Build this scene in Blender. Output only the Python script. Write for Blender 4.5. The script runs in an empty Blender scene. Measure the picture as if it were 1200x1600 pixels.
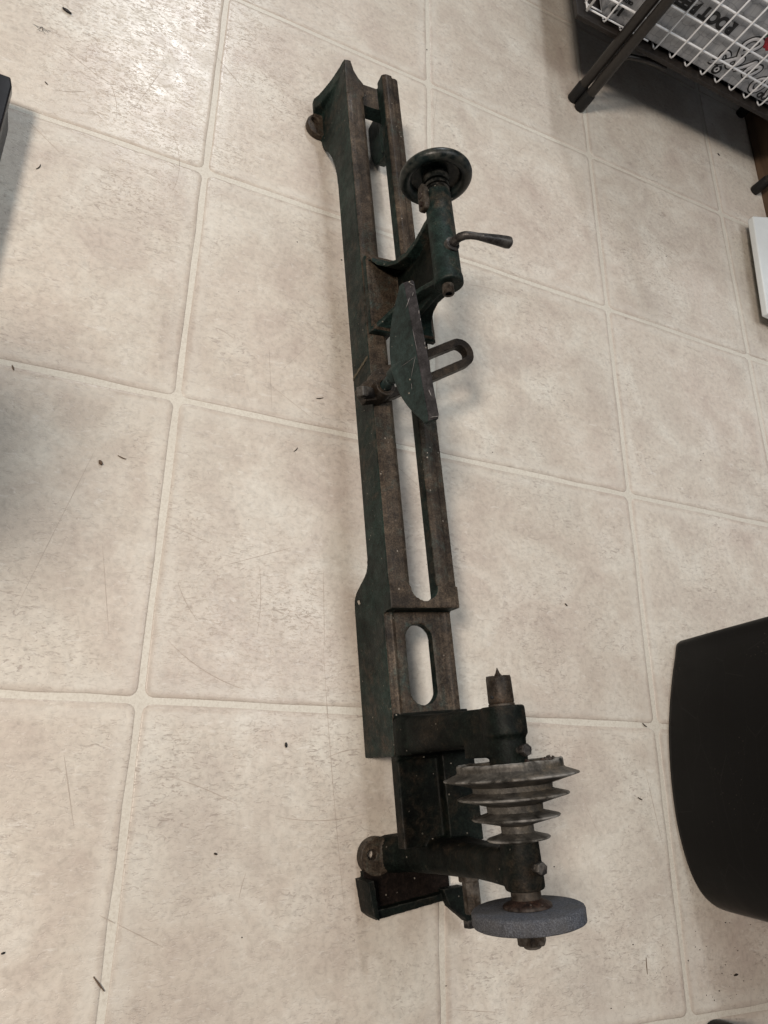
import bpy, bmesh, math, random
from mathutils import Vector, Matrix
random.seed(7)
scn = bpy.context.scene
COL = scn.collection

# ------------------------------------------------------------------ camera
cam_d = bpy.data.cameras.new('Camera')
cam = bpy.data.objects.new('Camera', cam_d)
COL.objects.link(cam)
cam_d.sensor_fit = 'VERTICAL'
cam_d.sensor_height = 24.0
cam_d.lens = 24.0 * 1123.918 / 1600.0
cam_d.clip_start = 0.02
cam_d.clip_end = 50.0
M = Matrix(((0.905342498, -0.155414311, -0.395223169, -0.08277688),
            (0.009691988, 0.937951569, -0.346630811, -0.06283776),
            (0.424571580, 0.309989107, 0.850673690, 0.69075211),
            (0, 0, 0, 1)))
cam.matrix_world = M
scn.camera = cam

# ------------------------------------------------------------------ light
world = bpy.data.worlds.new('World')
scn.world = world
world.use_nodes = True
bgn = world.node_tree.nodes['Background']
bgn.inputs['Color'].default_value = (0.92, 0.94, 1.0, 1)
bgn.inputs['Strength'].default_value = 0.062


def area(name, loc, target, power, size, color, sy=None):
    d = bpy.data.lights.new(name, 'AREA')
    d.energy = power
    d.size = size
    if sy:
        d.shape = 'RECTANGLE'
        d.size_y = sy
    else:
        d.shape = 'DISK'
    d.color = color
    o = bpy.data.objects.new(name, d)
    COL.objects.link(o)
    o.location = loc
    o.rotation_euler = (Vector(target) - Vector(loc)).to_track_quat('-Z', 'Y').to_euler()
    return o


area('ceiling_lamp_left', (-1.15, 0.04, 2.0), (0.0, 0.12, 0), 43.5, 0.42, (1.0, 0.865, 0.75))
area('ceiling_lamp_overhead', (0.56, 0.42, 1.6), (0.42, 0.40, 0), 8.8, 0.80, (0.95, 0.98, 1.0))
area('window_light', (-0.02, 3.3, 2.1), (0.0, 0.7, 0), 32, 0.22, (0.94, 0.97, 1.0), 0.36)

scn.view_settings.view_transform = 'Standard'
scn.view_settings.look = 'None'
scn.view_settings.exposure = 0.0
scn.view_settings.gamma = 1.0
scn.view_settings.use_curve_mapping = False
scn.cycles.use_denoising = True


# ------------------------------------------------------------------ node helpers
class NT:
    def __init__(self, name):
        self.m = bpy.data.materials.new(name)
        self.m.use_nodes = True
        self.t = self.m.node_tree
        self.b = self.t.nodes['Principled BSDF']

    def n(self, typ, **kw):
        nd = self.t.nodes.new(typ)
        for k, v in kw.items():
            if k in nd.bl_rna.properties.keys():
                setattr(nd, k, v)
            else:
                nd.inputs[k].default_value = v
        return nd

    def l(self, a, b):
        self.t.links.new(a, b)

    def noise(self, vec, scale, detail=4, rough=0.55, dist=0.0):
        nd = self.n('ShaderNodeTexNoise')
        nd.inputs['Scale'].default_value = scale
        nd.inputs['Detail'].default_value = detail
        nd.inputs['Roughness'].default_value = rough
        nd.inputs['Distortion'].default_value = dist
        if vec is not None:
            self.l(vec, nd.inputs['Vector'])
        return nd.outputs['Fac']

    def ramp(self, fac, stops, interp='LINEAR'):
        nd = self.n('ShaderNodeValToRGB')
        cr = nd.color_ramp
        cr.interpolation = interp
        while len(cr.elements) > 1:
            cr.elements.remove(cr.elements[-1])
        cr.elements[0].position = stops[0][0]
        c = stops[0][1]
        cr.elements[0].color = c if not isinstance(c, (int, float)) else (c, c, c, 1)
        for p, c in stops[1:]:
            e = cr.elements.new(p)
            e.color = c if not isinstance(c, (int, float)) else (c, c, c, 1)
        self.l(fac, nd.inputs['Fac'])
        return nd.outputs['Color']

    def mix(self, fac, a, b, mode='MIX'):
        nd = self.n('ShaderNodeMix')
        nd.data_type = 'RGBA'
        nd.blend_type = mode
        for i, v in ((0, fac), (6, a), (7, b)):
            s = nd.inputs[i]
            if hasattr(v, 'is_output'):
                self.l(v, s)
            elif isinstance(v, (int, float)):
                s.default_value = v if i == 0 else (v, v, v, 1)
            else:
                s.default_value = v
        return nd.outputs[2]

    def math(self, op, a, b=None, clamp=False):
        nd = self.n('ShaderNodeMath')
        nd.operation = op
        nd.use_clamp = clamp
        for i, v in ((0, a), (1, b)):
            if v is None:
                continue
            if hasattr(v, 'is_output'):
                self.l(v, nd.inputs[i])
            else:
                nd.inputs[i].default_value = v
        return nd.outputs[0]

    def bump(self, h, strength, dist=0.001, prev=None):
        nd = self.n('ShaderNodeBump')
        nd.inputs['Strength'].default_value = strength
        nd.inputs['Distance'].default_value = dist
        self.l(h, nd.inputs['Height'])
        if prev is not None:
            self.l(prev, nd.inputs['Normal'])
        return nd.outputs['Normal']

    def pos(self, scale=(1, 1, 1), rot=(0, 0, 0)):
        g = self.n('ShaderNodeNewGeometry')
        mp = self.n('ShaderNodeMapping')
        mp.inputs['Scale'].default_value = scale
        mp.inputs['Rotation'].default_value = rot
        self.l(g.outputs['Position'], mp.inputs['Vector'])
        return mp.outputs['Vector']

    def out(self, color=None, rough=None, normal=None, metal=None, spec=None):
        for nm, v in (('Base Color', color), ('Roughness', rough), ('Normal', normal), ('Metallic', metal), ('Specular IOR Level', spec)):
            if v is None:
                continue
            s = self.b.inputs[nm]
            if hasattr(v, 'is_output'):
                self.l(v, s)
            elif isinstance(v, (int, float)) and nm == 'Base Color':
                s.default_value = (v, v, v, 1)
            else:
                s.default_value = v
        return self.m


def rgb(r, g, b):
    return (r, g, b, 1)


# ------------------------------------------------------------------ floor materials
T = 0.3048


def mat_tile():
    k = NT('vinyl_tile_print')
    P = k.pos()
    PA = k.pos((1.0, 2.6, 1.0), (0, 0, math.radians(38)))
    big = k.noise(P, 5.0, 3, 0.5, 0.3)
    mid = k.noise(P, 15.0, 7, 0.66, 0.5)
    fine = k.noise(P, 150.0, 4, 0.7, 0.4)
    base = k.ramp(big, [(0.36, rgb(0.585, 0.500, 0.440)), (0.5, rgb(0.60, 0.548, 0.472)), (0.64, rgb(0.59, 0.572, 0.512))])
    m2 = k.ramp(mid, [(0.30, rgb(0.475, 0.41, 0.355)), (0.50, rgb(0.600, 0.548, 0.474)), (0.70, rgb(0.72, 0.695, 0.622))])
    c = k.mix(0.72, base, m2)
    f2 = k.ramp(fine, [(0.32, 0.80), (0.5, 1.0), (0.72, 1.13)])
    c = k.mix(0.75, c, k.mix(1.0, c, f2, 'MULTIPLY'))
    # little travertine pits, drawn out along one diagonal and gathered in clusters
    fl = k.noise(PA, 95.0, 3, 0.6, 1.4)
    fl2 = k.noise(PA, 210.0, 2, 0.5, 0.8)
    clus = k.noise(P, 7.5, 4, 0.62, 0.2)
    clm = k.ramp(clus, [(0.46, 0.0), (0.60, 1.0)])
    pit = k.ramp(fl, [(0.31, 1.0), (0.43, 0.0)])
    pit2 = k.ramp(fl2, [(0.25, 1.0), (0.42, 0.0)])
    pit = k.math('MAXIMUM', pit, k.math('MULTIPLY', pit2, 0.7))
    pitm = k.math('MULTIPLY', pit, k.math('ADD', k.math('MULTIPLY', clm, 0.62), 0.11))
    c = k.mix(pitm, c, rgb(0.36, 0.305, 0.265))
    hi = k.ramp(k.noise(PA, 70.0, 4, 0.6, 1.0), [(0.60, 0.0), (0.70, 1.0)])
    c = k.mix(k.math('MULTIPLY', hi, 0.42), c, rgb(0.76, 0.735, 0.68))
    # printed darker line and paler band round each tile
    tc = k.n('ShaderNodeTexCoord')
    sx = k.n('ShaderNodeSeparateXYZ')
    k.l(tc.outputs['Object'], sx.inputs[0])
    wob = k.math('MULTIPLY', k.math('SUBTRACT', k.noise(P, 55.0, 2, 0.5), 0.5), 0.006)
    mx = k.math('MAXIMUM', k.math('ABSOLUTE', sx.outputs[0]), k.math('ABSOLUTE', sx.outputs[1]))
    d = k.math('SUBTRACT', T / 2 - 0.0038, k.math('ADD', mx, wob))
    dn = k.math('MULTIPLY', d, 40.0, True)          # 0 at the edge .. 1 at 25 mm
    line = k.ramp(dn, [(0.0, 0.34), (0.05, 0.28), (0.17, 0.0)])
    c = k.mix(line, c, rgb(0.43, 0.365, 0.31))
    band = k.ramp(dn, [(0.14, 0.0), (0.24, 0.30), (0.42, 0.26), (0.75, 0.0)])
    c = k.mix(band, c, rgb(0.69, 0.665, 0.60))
    # old dirt
    dirt = k.ramp(k.noise(P, 3.2, 5, 0.65, 0.5), [(0.50, 0.0), (0.74, 0.30)])
    c = k.mix(dirt, c, rgb(0.40, 0.335, 0.285))
    # per tile tone
    oi = k.n('ShaderNodeObjectInfo')
    c = k.mix(1.0, c, k.ramp(oi.outputs['Random'], [(0.0, 0.95), (1.0, 1.03)]), 'MULTIPLY')
    h = k.math('SUBTRACT', k.math('ADD', k.math('MULTIPLY', mid, 0.35), k.math('MULTIPLY', fine, 0.22)), k.math('MULTIPLY', pit, k.math('ADD', k.math('MULTIPLY', clm, 0.5), 0.35)))
    nrm = k.bump(h, 0.45, 0.0012)
    ro = k.ramp(k.noise(P, 40.0, 3, 0.6), [(0.3, 0.27), (0.7, 0.39)])
    return k.out(c, ro, nrm, spec=0.36)


def mat_grout():
    k = NT('vinyl_grout_print')
    P = k.pos()
    n = k.noise(P, 420.0, 3, 0.7)
    c = k.ramp(n, [(0.34, rgb(0.56, 0.525, 0.455)), (0.48, rgb(0.63, 0.60, 0.525)), (0.7, rgb(0.69, 0.665, 0.59))])
    d = k.ramp(k.noise(P, 6.0, 4, 0.6), [(0.45, 0.0), (0.75, 0.30)])
    c = k.mix(d, c, rgb(0.46, 0.42, 0.36))
    return k.out(c, 0.45, k.bump(n, 0.4, 0.0006), spec=0.4)


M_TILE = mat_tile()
M_GROUT = mat_grout()


# ------------------------------------------------------------------ metal materials
def mat_iron(name, c_dark, c_mid, c_rust, rust_lo=0.48, rust_hi=0.68, rough=(0.42, 0.68), specks=0.5, edge=0.35, bump=0.5, metal=0.0, edgecol=(0.16, 0.15, 0.135), grain=1.0, spec=0.24, streak=0.0):
    k = NT(name)
    P = k.pos()
    PS = k.pos((3.5, 1.0, 1.0))
    a = k.noise(P, 22.0, 5, 0.62, 0.4)
    b = k.noise(P, 120.0, 4, 0.65, 0.3)
    c = k.mix(k.ramp(a, [(0.32, 0.0), (0.68, 1.0)]), rgb(*c_dark), rgb(*c_mid))
    r = k.math('ADD', k.math('MULTIPLY', k.noise(P, 14.0, 5, 0.68, 0.6), 0.65), k.math('MULTIPLY', b, 0.35))
    c = k.mix(k.ramp(r, [(rust_lo, 0.0), (rust_hi, 1.0)]), c, rgb(*c_rust))
    c = k.mix(1.0, c, k.ramp(b, [(0.3, 0.45), (0.7, 1.6)]), 'MULTIPLY')
    f = k.noise(P, 640.0, 3, 0.7)
    c = k.mix(grain, c, k.mix(1.0, c, k.ramp(f, [(0.32, 0.45), (0.5, 0.95), (0.68, 1.65)]), 'MULTIPLY'))
    if streak:
        tc = k.n('ShaderNodeTexCoord')
        mp = k.n('ShaderNodeMapping')
        mp.inputs['Scale'].default_value = (420.0, 9.0, 420.0)
        k.l(tc.outputs['Object'], mp.inputs['Vector'])
        st = k.noise(mp.outputs['Vector'], 1.0, 4, 0.65)
        c = k.mix(streak, c, k.mix(1.0, c, k.ramp(st, [(0.34, 0.45), (0.5, 0.95), (0.66, 1.9)]), 'MULTIPLY'))
    # worn edges
    g = k.n('ShaderNodeNewGeometry')
    ed = k.ramp(g.outputs['Pointiness'], [(0.515, 0.0), (0.575, 1.0)])
    ed = k.math('MULTIPLY', ed, k.math('MULTIPLY', k.ramp(k.noise(P, 60.0, 3, 0.7), [(0.42, 0.0), (0.62, 1.0)]), edge))
    c = k.mix(ed, c, rgb(*edgecol))
    # pale specks of dust and chipped paint
    v = k.n('ShaderNodeTexVoronoi')
    v.inputs['Scale'].default_value = 170.0
    k.l(k.pos((1, 1, 1)), v.inputs['Vector'])
    sp = k.ramp(v.outputs['Distance'], [(0.10, 1.0), (0.17, 0.0)])
    pick = k.ramp(k.noise(P, 75.0, 1, 0.4), [(0.60, 0.0), (0.66, 1.0)])
    c = k.mix(k.math('MULTIPLY', k.math('MULTIPLY', sp, pick), specks), c, rgb(0.42, 0.38, 0.32))
    # fine scratches
    sc = k.n('ShaderNodeTexVoronoi')
    sc.feature = 'DISTANCE_TO_EDGE'
    sc.inputs['Scale'].default_value = 38.0
    k.l(PS, sc.inputs['Vector'])
    sm = k.math('MULTIPLY', k.ramp(sc.outputs['Distance'], [(0.0, 1.0), (0.012, 0.0)]), k.ramp(k.noise(P, 30.0, 2, 0.5), [(0.60, 0.0), (0.70, 0.35)]))
    c = k.mix(sm, c, rgb(*[min(1, x * 3 + 0.03) for x in c_mid]))
    h = k.math('ADD', k.math('MULTIPLY', a, 0.5), k.math('ADD', k.math('MULTIPLY', b, 0.5), k.math('MULTIPLY', f, 0.40)))
    ro = k.ramp(k.noise(P, 35.0, 4, 0.65), [(0.3, rough[0]), (0.7, rough[1])])
    return k.out(c, ro, k.bump(h, bump, 0.0014), metal, spec)


M_GREEN = mat_iron('green_painted_cast_iron', (0.0055, 0.0105, 0.0092), (0.0155, 0.0315, 0.0270), (0.0310, 0.0245, 0.0180), 0.51, 0.64, rough=(0.44, 0.68), spec=0.18)
M_BLACK = mat_iron('grimy_black_green_iron', (0.0022, 0.0024, 0.0020), (0.0054, 0.0090, 0.0072), (0.0150, 0.0110, 0.0074), 0.49, 0.64, rough=(0.45, 0.72), specks=0.5, spec=0.12)
M_WAY = mat_iron('rusty_machined_way', (0.019, 0.0140, 0.0100), (0.070, 0.052, 0.036), (0.021, 0.029, 0.025), 0.52, 0.64, (0.38, 0.62), 0.6, 0.4, 0.45, spec=0.18, streak=0.32)
M_RUST = mat_iron('dark_rusty_steel', (0.012, 0.0088, 0.0065), (0.042, 0.031, 0.021), (0.046, 0.026, 0.015), 0.55, 0.78, (0.38, 0.60), 0.3, 0.4, 0.5, 0.1, spec=0.2)
M_REDRUST = mat_iron('red_brown_rust', (0.011, 0.0066, 0.0052), (0.026, 0.0145, 0.0110), (0.040, 0.021, 0.0135), 0.50, 0.75, (0.5, 0.75), 0.3, 0.3, 0.7, spec=0.15)
M_DKBROWN = mat_iron('dark_brown_grime', (0.0040, 0.0030, 0.0025), (0.0100, 0.0066, 0.0052), (0.0160, 0.0090, 0.0065), 0.50, 0.72, (0.55, 0.78), 0.4, 0.3, 0.6, spec=0.1)
M_BOLT = mat_iron('dark_oily_steel', (0.013, 0.012, 0.012), (0.032, 0.029, 0.027), (0.034, 0.023, 0.016), 0.55, 0.75, (0.32, 0.5), 0.2, 0.6, 0.3, 0.2, spec=0.25)
M_PULLEY = mat_iron('tarnished_die_cast_metal', (0.036, 0.033, 0.028), (0.086, 0.080, 0.070), (0.095, 0.072, 0.046), 0.53, 0.72, (0.40, 0.60), 0.4, 0.9, 0.35, 0.15, (0.34, 0.33, 0.31), 0.5, spec=0.22)
M_WHEEL_G = mat_iron('dark_green_enamel', (0.0042, 0.0068, 0.0067), (0.0095, 0.0175, 0.0170), (0.0170, 0.0160, 0.0135), 0.56, 0.72, (0.26, 0.44), 0.4, 0.9, 0.25, 0.0, (0.17, 0.15, 0.12), 0.6, spec=0.26)
M_REST = mat_iron('worn_green_tool_rest_paint', (0.0140, 0.0245, 0.0235), (0.0225, 0.0395, 0.0378), (0.026, 0.029, 0.029), 0.60, 0.80, (0.42, 0.60), 0.8, 0.0, 0.35, 0.0, (0.2, 0.2, 0.2), 0.45, spec=0.2)
M_RESTTOP = mat_iron('bare_steel_rest_edge', (0.0235, 0.0225, 0.0240), (0.038, 0.035, 0.037), (0.030, 0.028, 0.027), 0.60, 0.80, (0.34, 0.5), 0.8, 0.0, 0.3, 0.1, (0.2, 0.2, 0.2), 0.45, spec=0.25)
M_HOLE = NT('dark_bore').out(0.004, 0.8)


def mat_stone():
    k = NT('grey_abrasive_stone')
    P = k.pos()
    a = k.noise(P, 900.0, 3, 0.8)
    b = k.noise(P, 45.0, 4, 0.6)
    c = k.ramp(a, [(0.30, rgb(0.020, 0.023, 0.029)), (0.5, rgb(0.070, 0.079, 0.098)), (0.74, rgb(0.20, 0.21, 0.235))])
    c = k.mix(k.ramp(b, [(0.35, 0.0), (0.7, 0.55)]), c, rgb(0.088, 0.082, 0.074))
    return k.out(c, 0.85, k.bump(a, 0.8, 0.0008), spec=0.25)


M_STONE = mat_stone()


# ------------------------------------------------------------------ mesh helpers
def obj(name, bm, m, parent=None, smooth=True, angle=None):
    me = bpy.data.meshes.new(name)
    bmesh.ops.recalc_face_normals(bm, faces=bm.faces)
    bm.to_mesh(me)
    bm.free()
    if smooth:
        for f in me.polygons:
            f.use_smooth = True
        if angle:
            me.set_sharp_from_angle(angle=math.radians(angle))
    if m is not None:
        for mm in (m if isinstance(m, (list, tuple)) else [m]):
            me.materials.append(mm)
    o = bpy.data.objects.new(name, me)
    COL.objects.link(o)
    if parent:
        o.parent = parent
    return o


def tag(o, label=None, cat=None, group=None, kind=None):
    if label:
        o['label'] = label
    if cat:
        o['category'] = cat
    if group:
        o['group'] = group
    if kind:
        o['kind'] = kind
    return o


def empty(name, loc=(0, 0, 0), rz=0.0):
    o = bpy.data.objects.new(name, None)
    COL.objects.link(o)
    o.location = loc
    o.rotation_euler = (0, 0, rz)
    o.empty_display_size = 0.05
    return o


def loops(bm, rings, close=True, cap=True):
    """skin a list of vertex rings (equal counts)"""
    vs = [[bm.verts.new(p) for p in r] for r in rings]
    n = len(vs[0])
    for a, b in zip(vs[:-1], vs[1:]):
        for i in range(n if close else n - 1):
            j = (i + 1) % n
            bm.faces.new((a[i], a[j], b[j], b[i]))
    if cap:
        bm.faces.new(list(reversed(vs[0])))
        bm.faces.new(vs[-1])
    return vs


def prism(bm, poly, a0, a1, axis):
    """poly is 2-D; axis 'y': (x,z) outline, 'x': (y,z) outline, 'z': (x,y) outline"""
    f = {'y': lambda u, v, a: (u, a, v), 'x': lambda u, v, a: (a, u, v), 'z': lambda u, v, a: (u, v, a)}[axis]
    loops(bm, [[f(u, v, a) for u, v in poly] for a in (a0, a1)])


def box(bm, x0, x1, y0, y1, z0, z1):
    prism(bm, [(x0, y0), (x1, y0), (x1, y1), (x0, y1)], z0, z1, 'z')


def ring_prism(bm, outer, inner, z0, z1):
    n = len(outer)
    A = [bm.verts.new((x, y, z0)) for x, y in outer]
    B = [bm.verts.new((x, y, z1)) for x, y in outer]
    Cc = [bm.verts.new((x, y, z1)) for x, y in inner]
    D = [bm.verts.new((x, y, z0)) for x, y in inner]
    for i in range(n):
        j = (i + 1) % n
        bm.faces.new((A[i], A[j], B[j], B[i]))
        bm.faces.new((B[i], B[j], Cc[j], Cc[i]))
        bm.faces.new((Cc[i], Cc[j], D[j], D[i]))
        bm.faces.new((D[i], D[j], A[j], A[i]))


def frame(d):
    d = Vector(d).normalized()
    up = Vector((0, 0, 1)) if abs(d.z) < 0.9 else Vector((1, 0, 0))
    a = d.cross(up).normalized()
    b = d.cross(a).normalized()
    return a, b


def tube(bm, pts, rads, n=14, cap=True):
    pts = [Vector(p) for p in pts]
    if isinstance(rads, (int, float)):
        rads = [rads] * len(pts)
    rings = []
    a0 = None
    for i, p in enumerate(pts):
        d = pts[min(i + 1, len(pts) - 1)] - pts[max(i - 1, 0)]
        a, b = frame(d)
        if a0 is not None:
            dn = d.normalized()
            a = (a0 - dn * a0.dot(dn)).normalized()
            b = dn.cross(a)
        else:
            b = d.normalized().cross(a)
        a0 = a
        rings.append([p + (a * math.cos(t) + b * math.sin(t)) * rads[i] for t in [2 * math.pi * k / n for k in range(n)]])
    loops(bm, rings, cap=cap)


def revolve(bm, prof, origin, n=64, phase=0.0, closed=False, jitter=None):
    """prof: list of (y, r); axis along y through origin (x,z)"""
    ox, oz = origin
    rings = []
    for q, (y, r) in enumerate(prof):
        ring = []
        for k in range(n):
            t = 2 * math.pi * k / n + phase
            dy, dr = jitter(q, k, n) if jitter else (0, 0)
            ring.append((ox + (r + dr) * math.cos(t), y + dy, oz + (r + dr) * math.sin(t)))
        rings.append(ring)
    if closed:
        rings.append(rings[0])
        vs = [[bm.verts.new(p) for p in r] for r in rings[:-1]]
        vs.append(vs[0])
        for a, b in zip(vs[:-1], vs[1:]):
            for i in range(n):
                j = (i + 1) % n
                bm.faces.new((a[i], a[j], b[j], b[i]))
    else:
        loops(bm, rings)


def disc_pts(cx, cy, r, n=40, a0=0.0):
    return [(cx + r * math.cos(a0 + 2 * math.pi * k / n), cy + r * math.sin(a0 + 2 * math.pi * k / n)) for k in range(n)]


def cast(name, bm, voxel, m, parent, smooth_it=4, smooth_f=0.5, assign=None):
    """fuse overlapping solids into one cast piece with softened edges"""
    bmesh.ops.triangulate(bm, faces=bm.faces)
    o = obj(name, bm, None, None, False)
    md = o.modifiers.new('fuse', 'REMESH')
    md.mode = 'VOXEL'
    md.voxel_size = voxel
    md.use_smooth_shade = True
    if smooth_it:
        s = o.modifiers.new('soften', 'SMOOTH')
        s.factor = smooth_f
        s.iterations = smooth_it
    dg = bpy.context.evaluated_depsgraph_get()
    dg.update()
    me = bpy.data.meshes.new_from_object(o.evaluated_get(dg))
    me.name = name
    old = o.data
    o.modifiers.clear()
    o.data = me
    bpy.data.meshes.remove(old)
    me.materials.clear()
    for mm in (m if isinstance(m, (list, tuple)) else [m]):
        me.materials.append(mm)
    for f in me.polygons:
        f.use_smooth = True
        if assign:
            f.material_index = assign(f.center, f.normal)
    if parent:
        o.parent = parent
    return o


def bevel(o, w=0.001, seg=2, ang=35):
    b = o.modifiers.new('edge', 'BEVEL')
    b.width = w
    b.segments = seg
    b.limit_method = 'ANGLE'
    b.angle_limit = math.radians(ang)
    b.harden_normals = False
    return o


# ================================================================== SETTING
WALL_X = 1.046
bm = bmesh.new()
box(bm, -0.95, WALL_X, -0.95, 2.15, -0.012, -0.0007)
floor = tag(obj('floor', bm, M_GROUT, None, False), kind='structure')

tile_meshes = []
for v in range(5):
    rnd = random.Random(40 + v)
    half = T / 2 - 0.0027
    outl = []
    rc = 0.008
    corners = [(1, 1), (-1, 1), (-1, -1), (1, -1)]
    for q, (cx, cy) in enumerate(corners):
        a0 = q * math.pi / 2
        for s in range(4):
            a = a0 + s / 3 * math.pi / 2
            outl.append((cx * (half - rc) + rc * math.cos(a), cy * (half - rc) + rc * math.sin(a)))
        nx, ny = corners[(q + 1) % 4]
        for s in range(1, 7):
            t = s / 7
            px = cx + (nx - cx) * t
            py = cy + (ny - cy) * t
            j = rnd.uniform(-0.0009, 0.0007)
            outl.append((px * half if abs(px) < 1 else px * (half + j), py * half if abs(py) < 1 else py * (half + j)))
    bm = bmesh.new()

    def ins(d):
        return [(x * (1 - d / half), y * (1 - d / half)) for x, y in outl]
    loops(bm, [[(x, y, -0.0012) for x, y in outl], [(x, y, -0.00055) for x, y in ins(0.0004)], [(x, y, -0.00018) for x, y in ins(0.0016)], [(x, y, 0.0) for x, y in ins(0.0040)]])
    me = bpy.data.meshes.new('tile')
    bmesh.ops.recalc_face_normals(bm, faces=bm.faces)
    bm.to_mesh(me)
    bm.free()
    for f in me.polygons:
        f.use_smooth = len(f.vertices) == 4
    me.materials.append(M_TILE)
    tile_meshes.append(me)
for i in range(-2, 3):
    for j in range(-2, 7):
        t = bpy.data.objects.new('tile', random.choice(tile_meshes))
        COL.objects.link(t)
        t.parent = floor
        t.location = ((i + 0.5) * T, (j + 0.5) * T, 0)
        t.rotation_euler = (0, 0, random.choice([0, 1, 2, 3]) * math.pi / 2)
# the cut row of tiles along the wall
for j in range(-2, 7):
    bm = bmesh.new()
    x0, x1 = 3 * T + 0.0034, WALL_X - 0.001
    y0, y1 = -T / 2 + 0.0034, T / 2 - 0.0034
    loops(bm, [[(x0, y0, -0.0012), (x1, y0, -0.0012), (x1, y1, -0.0012), (x0, y1, -0.0012)],
               [(x0 + 0.002, y0 + 0.002, 0), (x1, y0 + 0.002, 0), (x1, y1 - 0.002, 0), (x0 + 0.002, y1 - 0.002, 0)]])
    for vv in bm.verts:
        vv.co.x -= 3.5 * T
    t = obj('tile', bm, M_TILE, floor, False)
    t.location = (3.5 * T, (j + 0.5) * T, 0)


def mat_wood(name, c1, c2, scale=14.0, rough=0.5):
    k = NT(name)
    P = k.pos((1.0, 0.12, 1.0))
    n = k.noise(P, scale * 4, 5, 0.6, 0.8)
    c = k.mix(k.ramp(n, [(0.35, 0.0), (0.65, 1.0)]), rgb(*c1), rgb(*c2))
    return k.out(c, rough, k.bump(n, 0.3, 0.0008), spec=0.35)


def mat_plain(name, col, rough, spec=0.4, var=0.15, scale=60.0, bump=0.15):
    k = NT(name)
    P = k.pos()
    n = k.noise(P, scale, 4, 0.65)
    lo = [c * (1 - var) for c in col]
    hi = [min(1, c * (1 + var)) for c in col]
    c = k.mix(k.ramp(n, [(0.3, 0.0), (0.7, 1.0)]), rgb(*lo), rgb(*hi))
    return k.out(c, k.ramp(n, [(0.3, rough * 0.88), (0.7, min(1, rough * 1.12))]), k.bump(k.noise(P, scale * 6, 3, 0.6), bump, 0.0006), spec=spec)


M_WALL = mat_plain('painted_wall', (0.50, 0.53, 0.60), 0.7, 0.3, 0.05, 20)
M_BASE = mat_wood('brown_stained_wood', (0.075, 0.046, 0.028), (0.13, 0.083, 0.050))
bm = bmesh.new()
box(bm, WALL_X + 0.010, WALL_X + 0.05, -0.95, 2.15, -0.012, 0.45)
tag(obj('wall', bm, M_WALL, None, False), kind='structure')
bm = bmesh.new()
prism(bm, [(WALL_X, -0.002), (WALL_X + 0.0095, -0.002), (WALL_X + 0.0095, 0.052), (WALL_X + 0.004, 0.050), (WALL_X, 0.044)], -0.94, 2.14, 'y')
tag(obj('baseboard', bm, M_BASE, None, False), kind='structure')

# ================================================================== THE LATHE
TH = math.radians(5.85)
W0, S0 = 0.252, 0.28
lathe = empty('wood_lathe', (W0 * math.cos(TH) - S0 * math.sin(TH), W0 * math.sin(TH) + S0 * math.cos(TH), 0), TH)
tag(lathe, 'old dark green cast iron wood lathe standing on the tiled floor', 'lathe')
AX, AZ = 0.0, 0.193           # spindle axis in local x,z


def loc(bm):
    """shift a bmesh from (w,s,z) to the lathe's own origin"""
    for v in bm.verts:
        v.co.x -= W0
        v.co.y -= S0
    return bm


# ---------------------------------------------------------------- bed
bm = bmesh.new()
# front and rear rails with way tops
prism(bm, [(.214, .060), (.214, .0855), (.2155, .0865), (.2185, .0865), (.2185, .0875), (.233, .0875), (.238, .084), (.238, .071), (.229, .064), (.224, .060)], .067, .7165, 'y')
prism(bm, [(.290, .060), (.290, .0845), (.2830, .0850), (.2815, .0838), (.2800, .0875), (.272, .0875), (.267, .084), (.267, .071), (.276, .064), (.281, .060)], .067, .752, 'y')
prism(bm, [(.214, .70), (.238, .70), (.238, .722), (.232, .729), (.227, .738), (.2245, .7495), (.2155, .7495), (.214, .74)], .066, .0875, 'z')
# side panels
scurve = [(.1320 - .0560 * k / 24, .0005 + .0415 * (.5 - .5 * math.tanh(6.0 * (k / 24 - .5)) / math.tanh(3.0))) for k in range(25)]
foot = [(.5950, .042), (.6150, .0405), (.6340, .0365), (.6520, .030), (.6680, .0210), (.6800, .0120), (.6920, .0040), (.7030, .0005)]
panel = [(-.067, .0005), (-.067, .064), (-.064, .068), (.066, .068), (.067, .086), (.745, .086), (.752, .060), (.752, .0005)] + list(reversed(foot)) + scurve
prism(bm, panel, .214, .2225, 'x')
prism(bm, [(.668, .046), (.752, .046), (.752, .0005), (.705, .0005), (.690, .004), (.679, .013), (.672, .028)], .2860, .2985, 'x')
box(bm, .2800, .2895, .672, .752, .040, .066)
box(bm, .2820, .2890, -.066, .070, .050, .066)
# end of the upper slot
arc = [(.2525 + .0148 * math.cos(a), .0885 - .0155 * math.sin(a)) for a in [math.pi * k / 16 for k in range(17)]]
prism(bm, [(.214, .0675), (.290, .0675), (.290, .0885)] + arc + [(.214, .0885)], .077, .0875, 'z')
prism(bm, [(.214, .050), (.290, .050), (.290, .0875), (.2165, .0875), (.214, .086)], .0665, .0715, 'y')
# tail end web and cross bar
prism(bm, [(.216, .050), (.288, .050), (.288, .0695), (.216, .0695)], .709, .744, 'y')
# flared end of the front panel
fl = [(.224, .0875), (.2150, .0865), (.2135, .072), (.2110, .056), (.2075, .040), (.2030, .026), (.1995, .019), (.2005, .010), (.2120, .009), (.2200, .022), (.224, .040)]
prism(bm, fl, .738, .7535, 'y')
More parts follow.
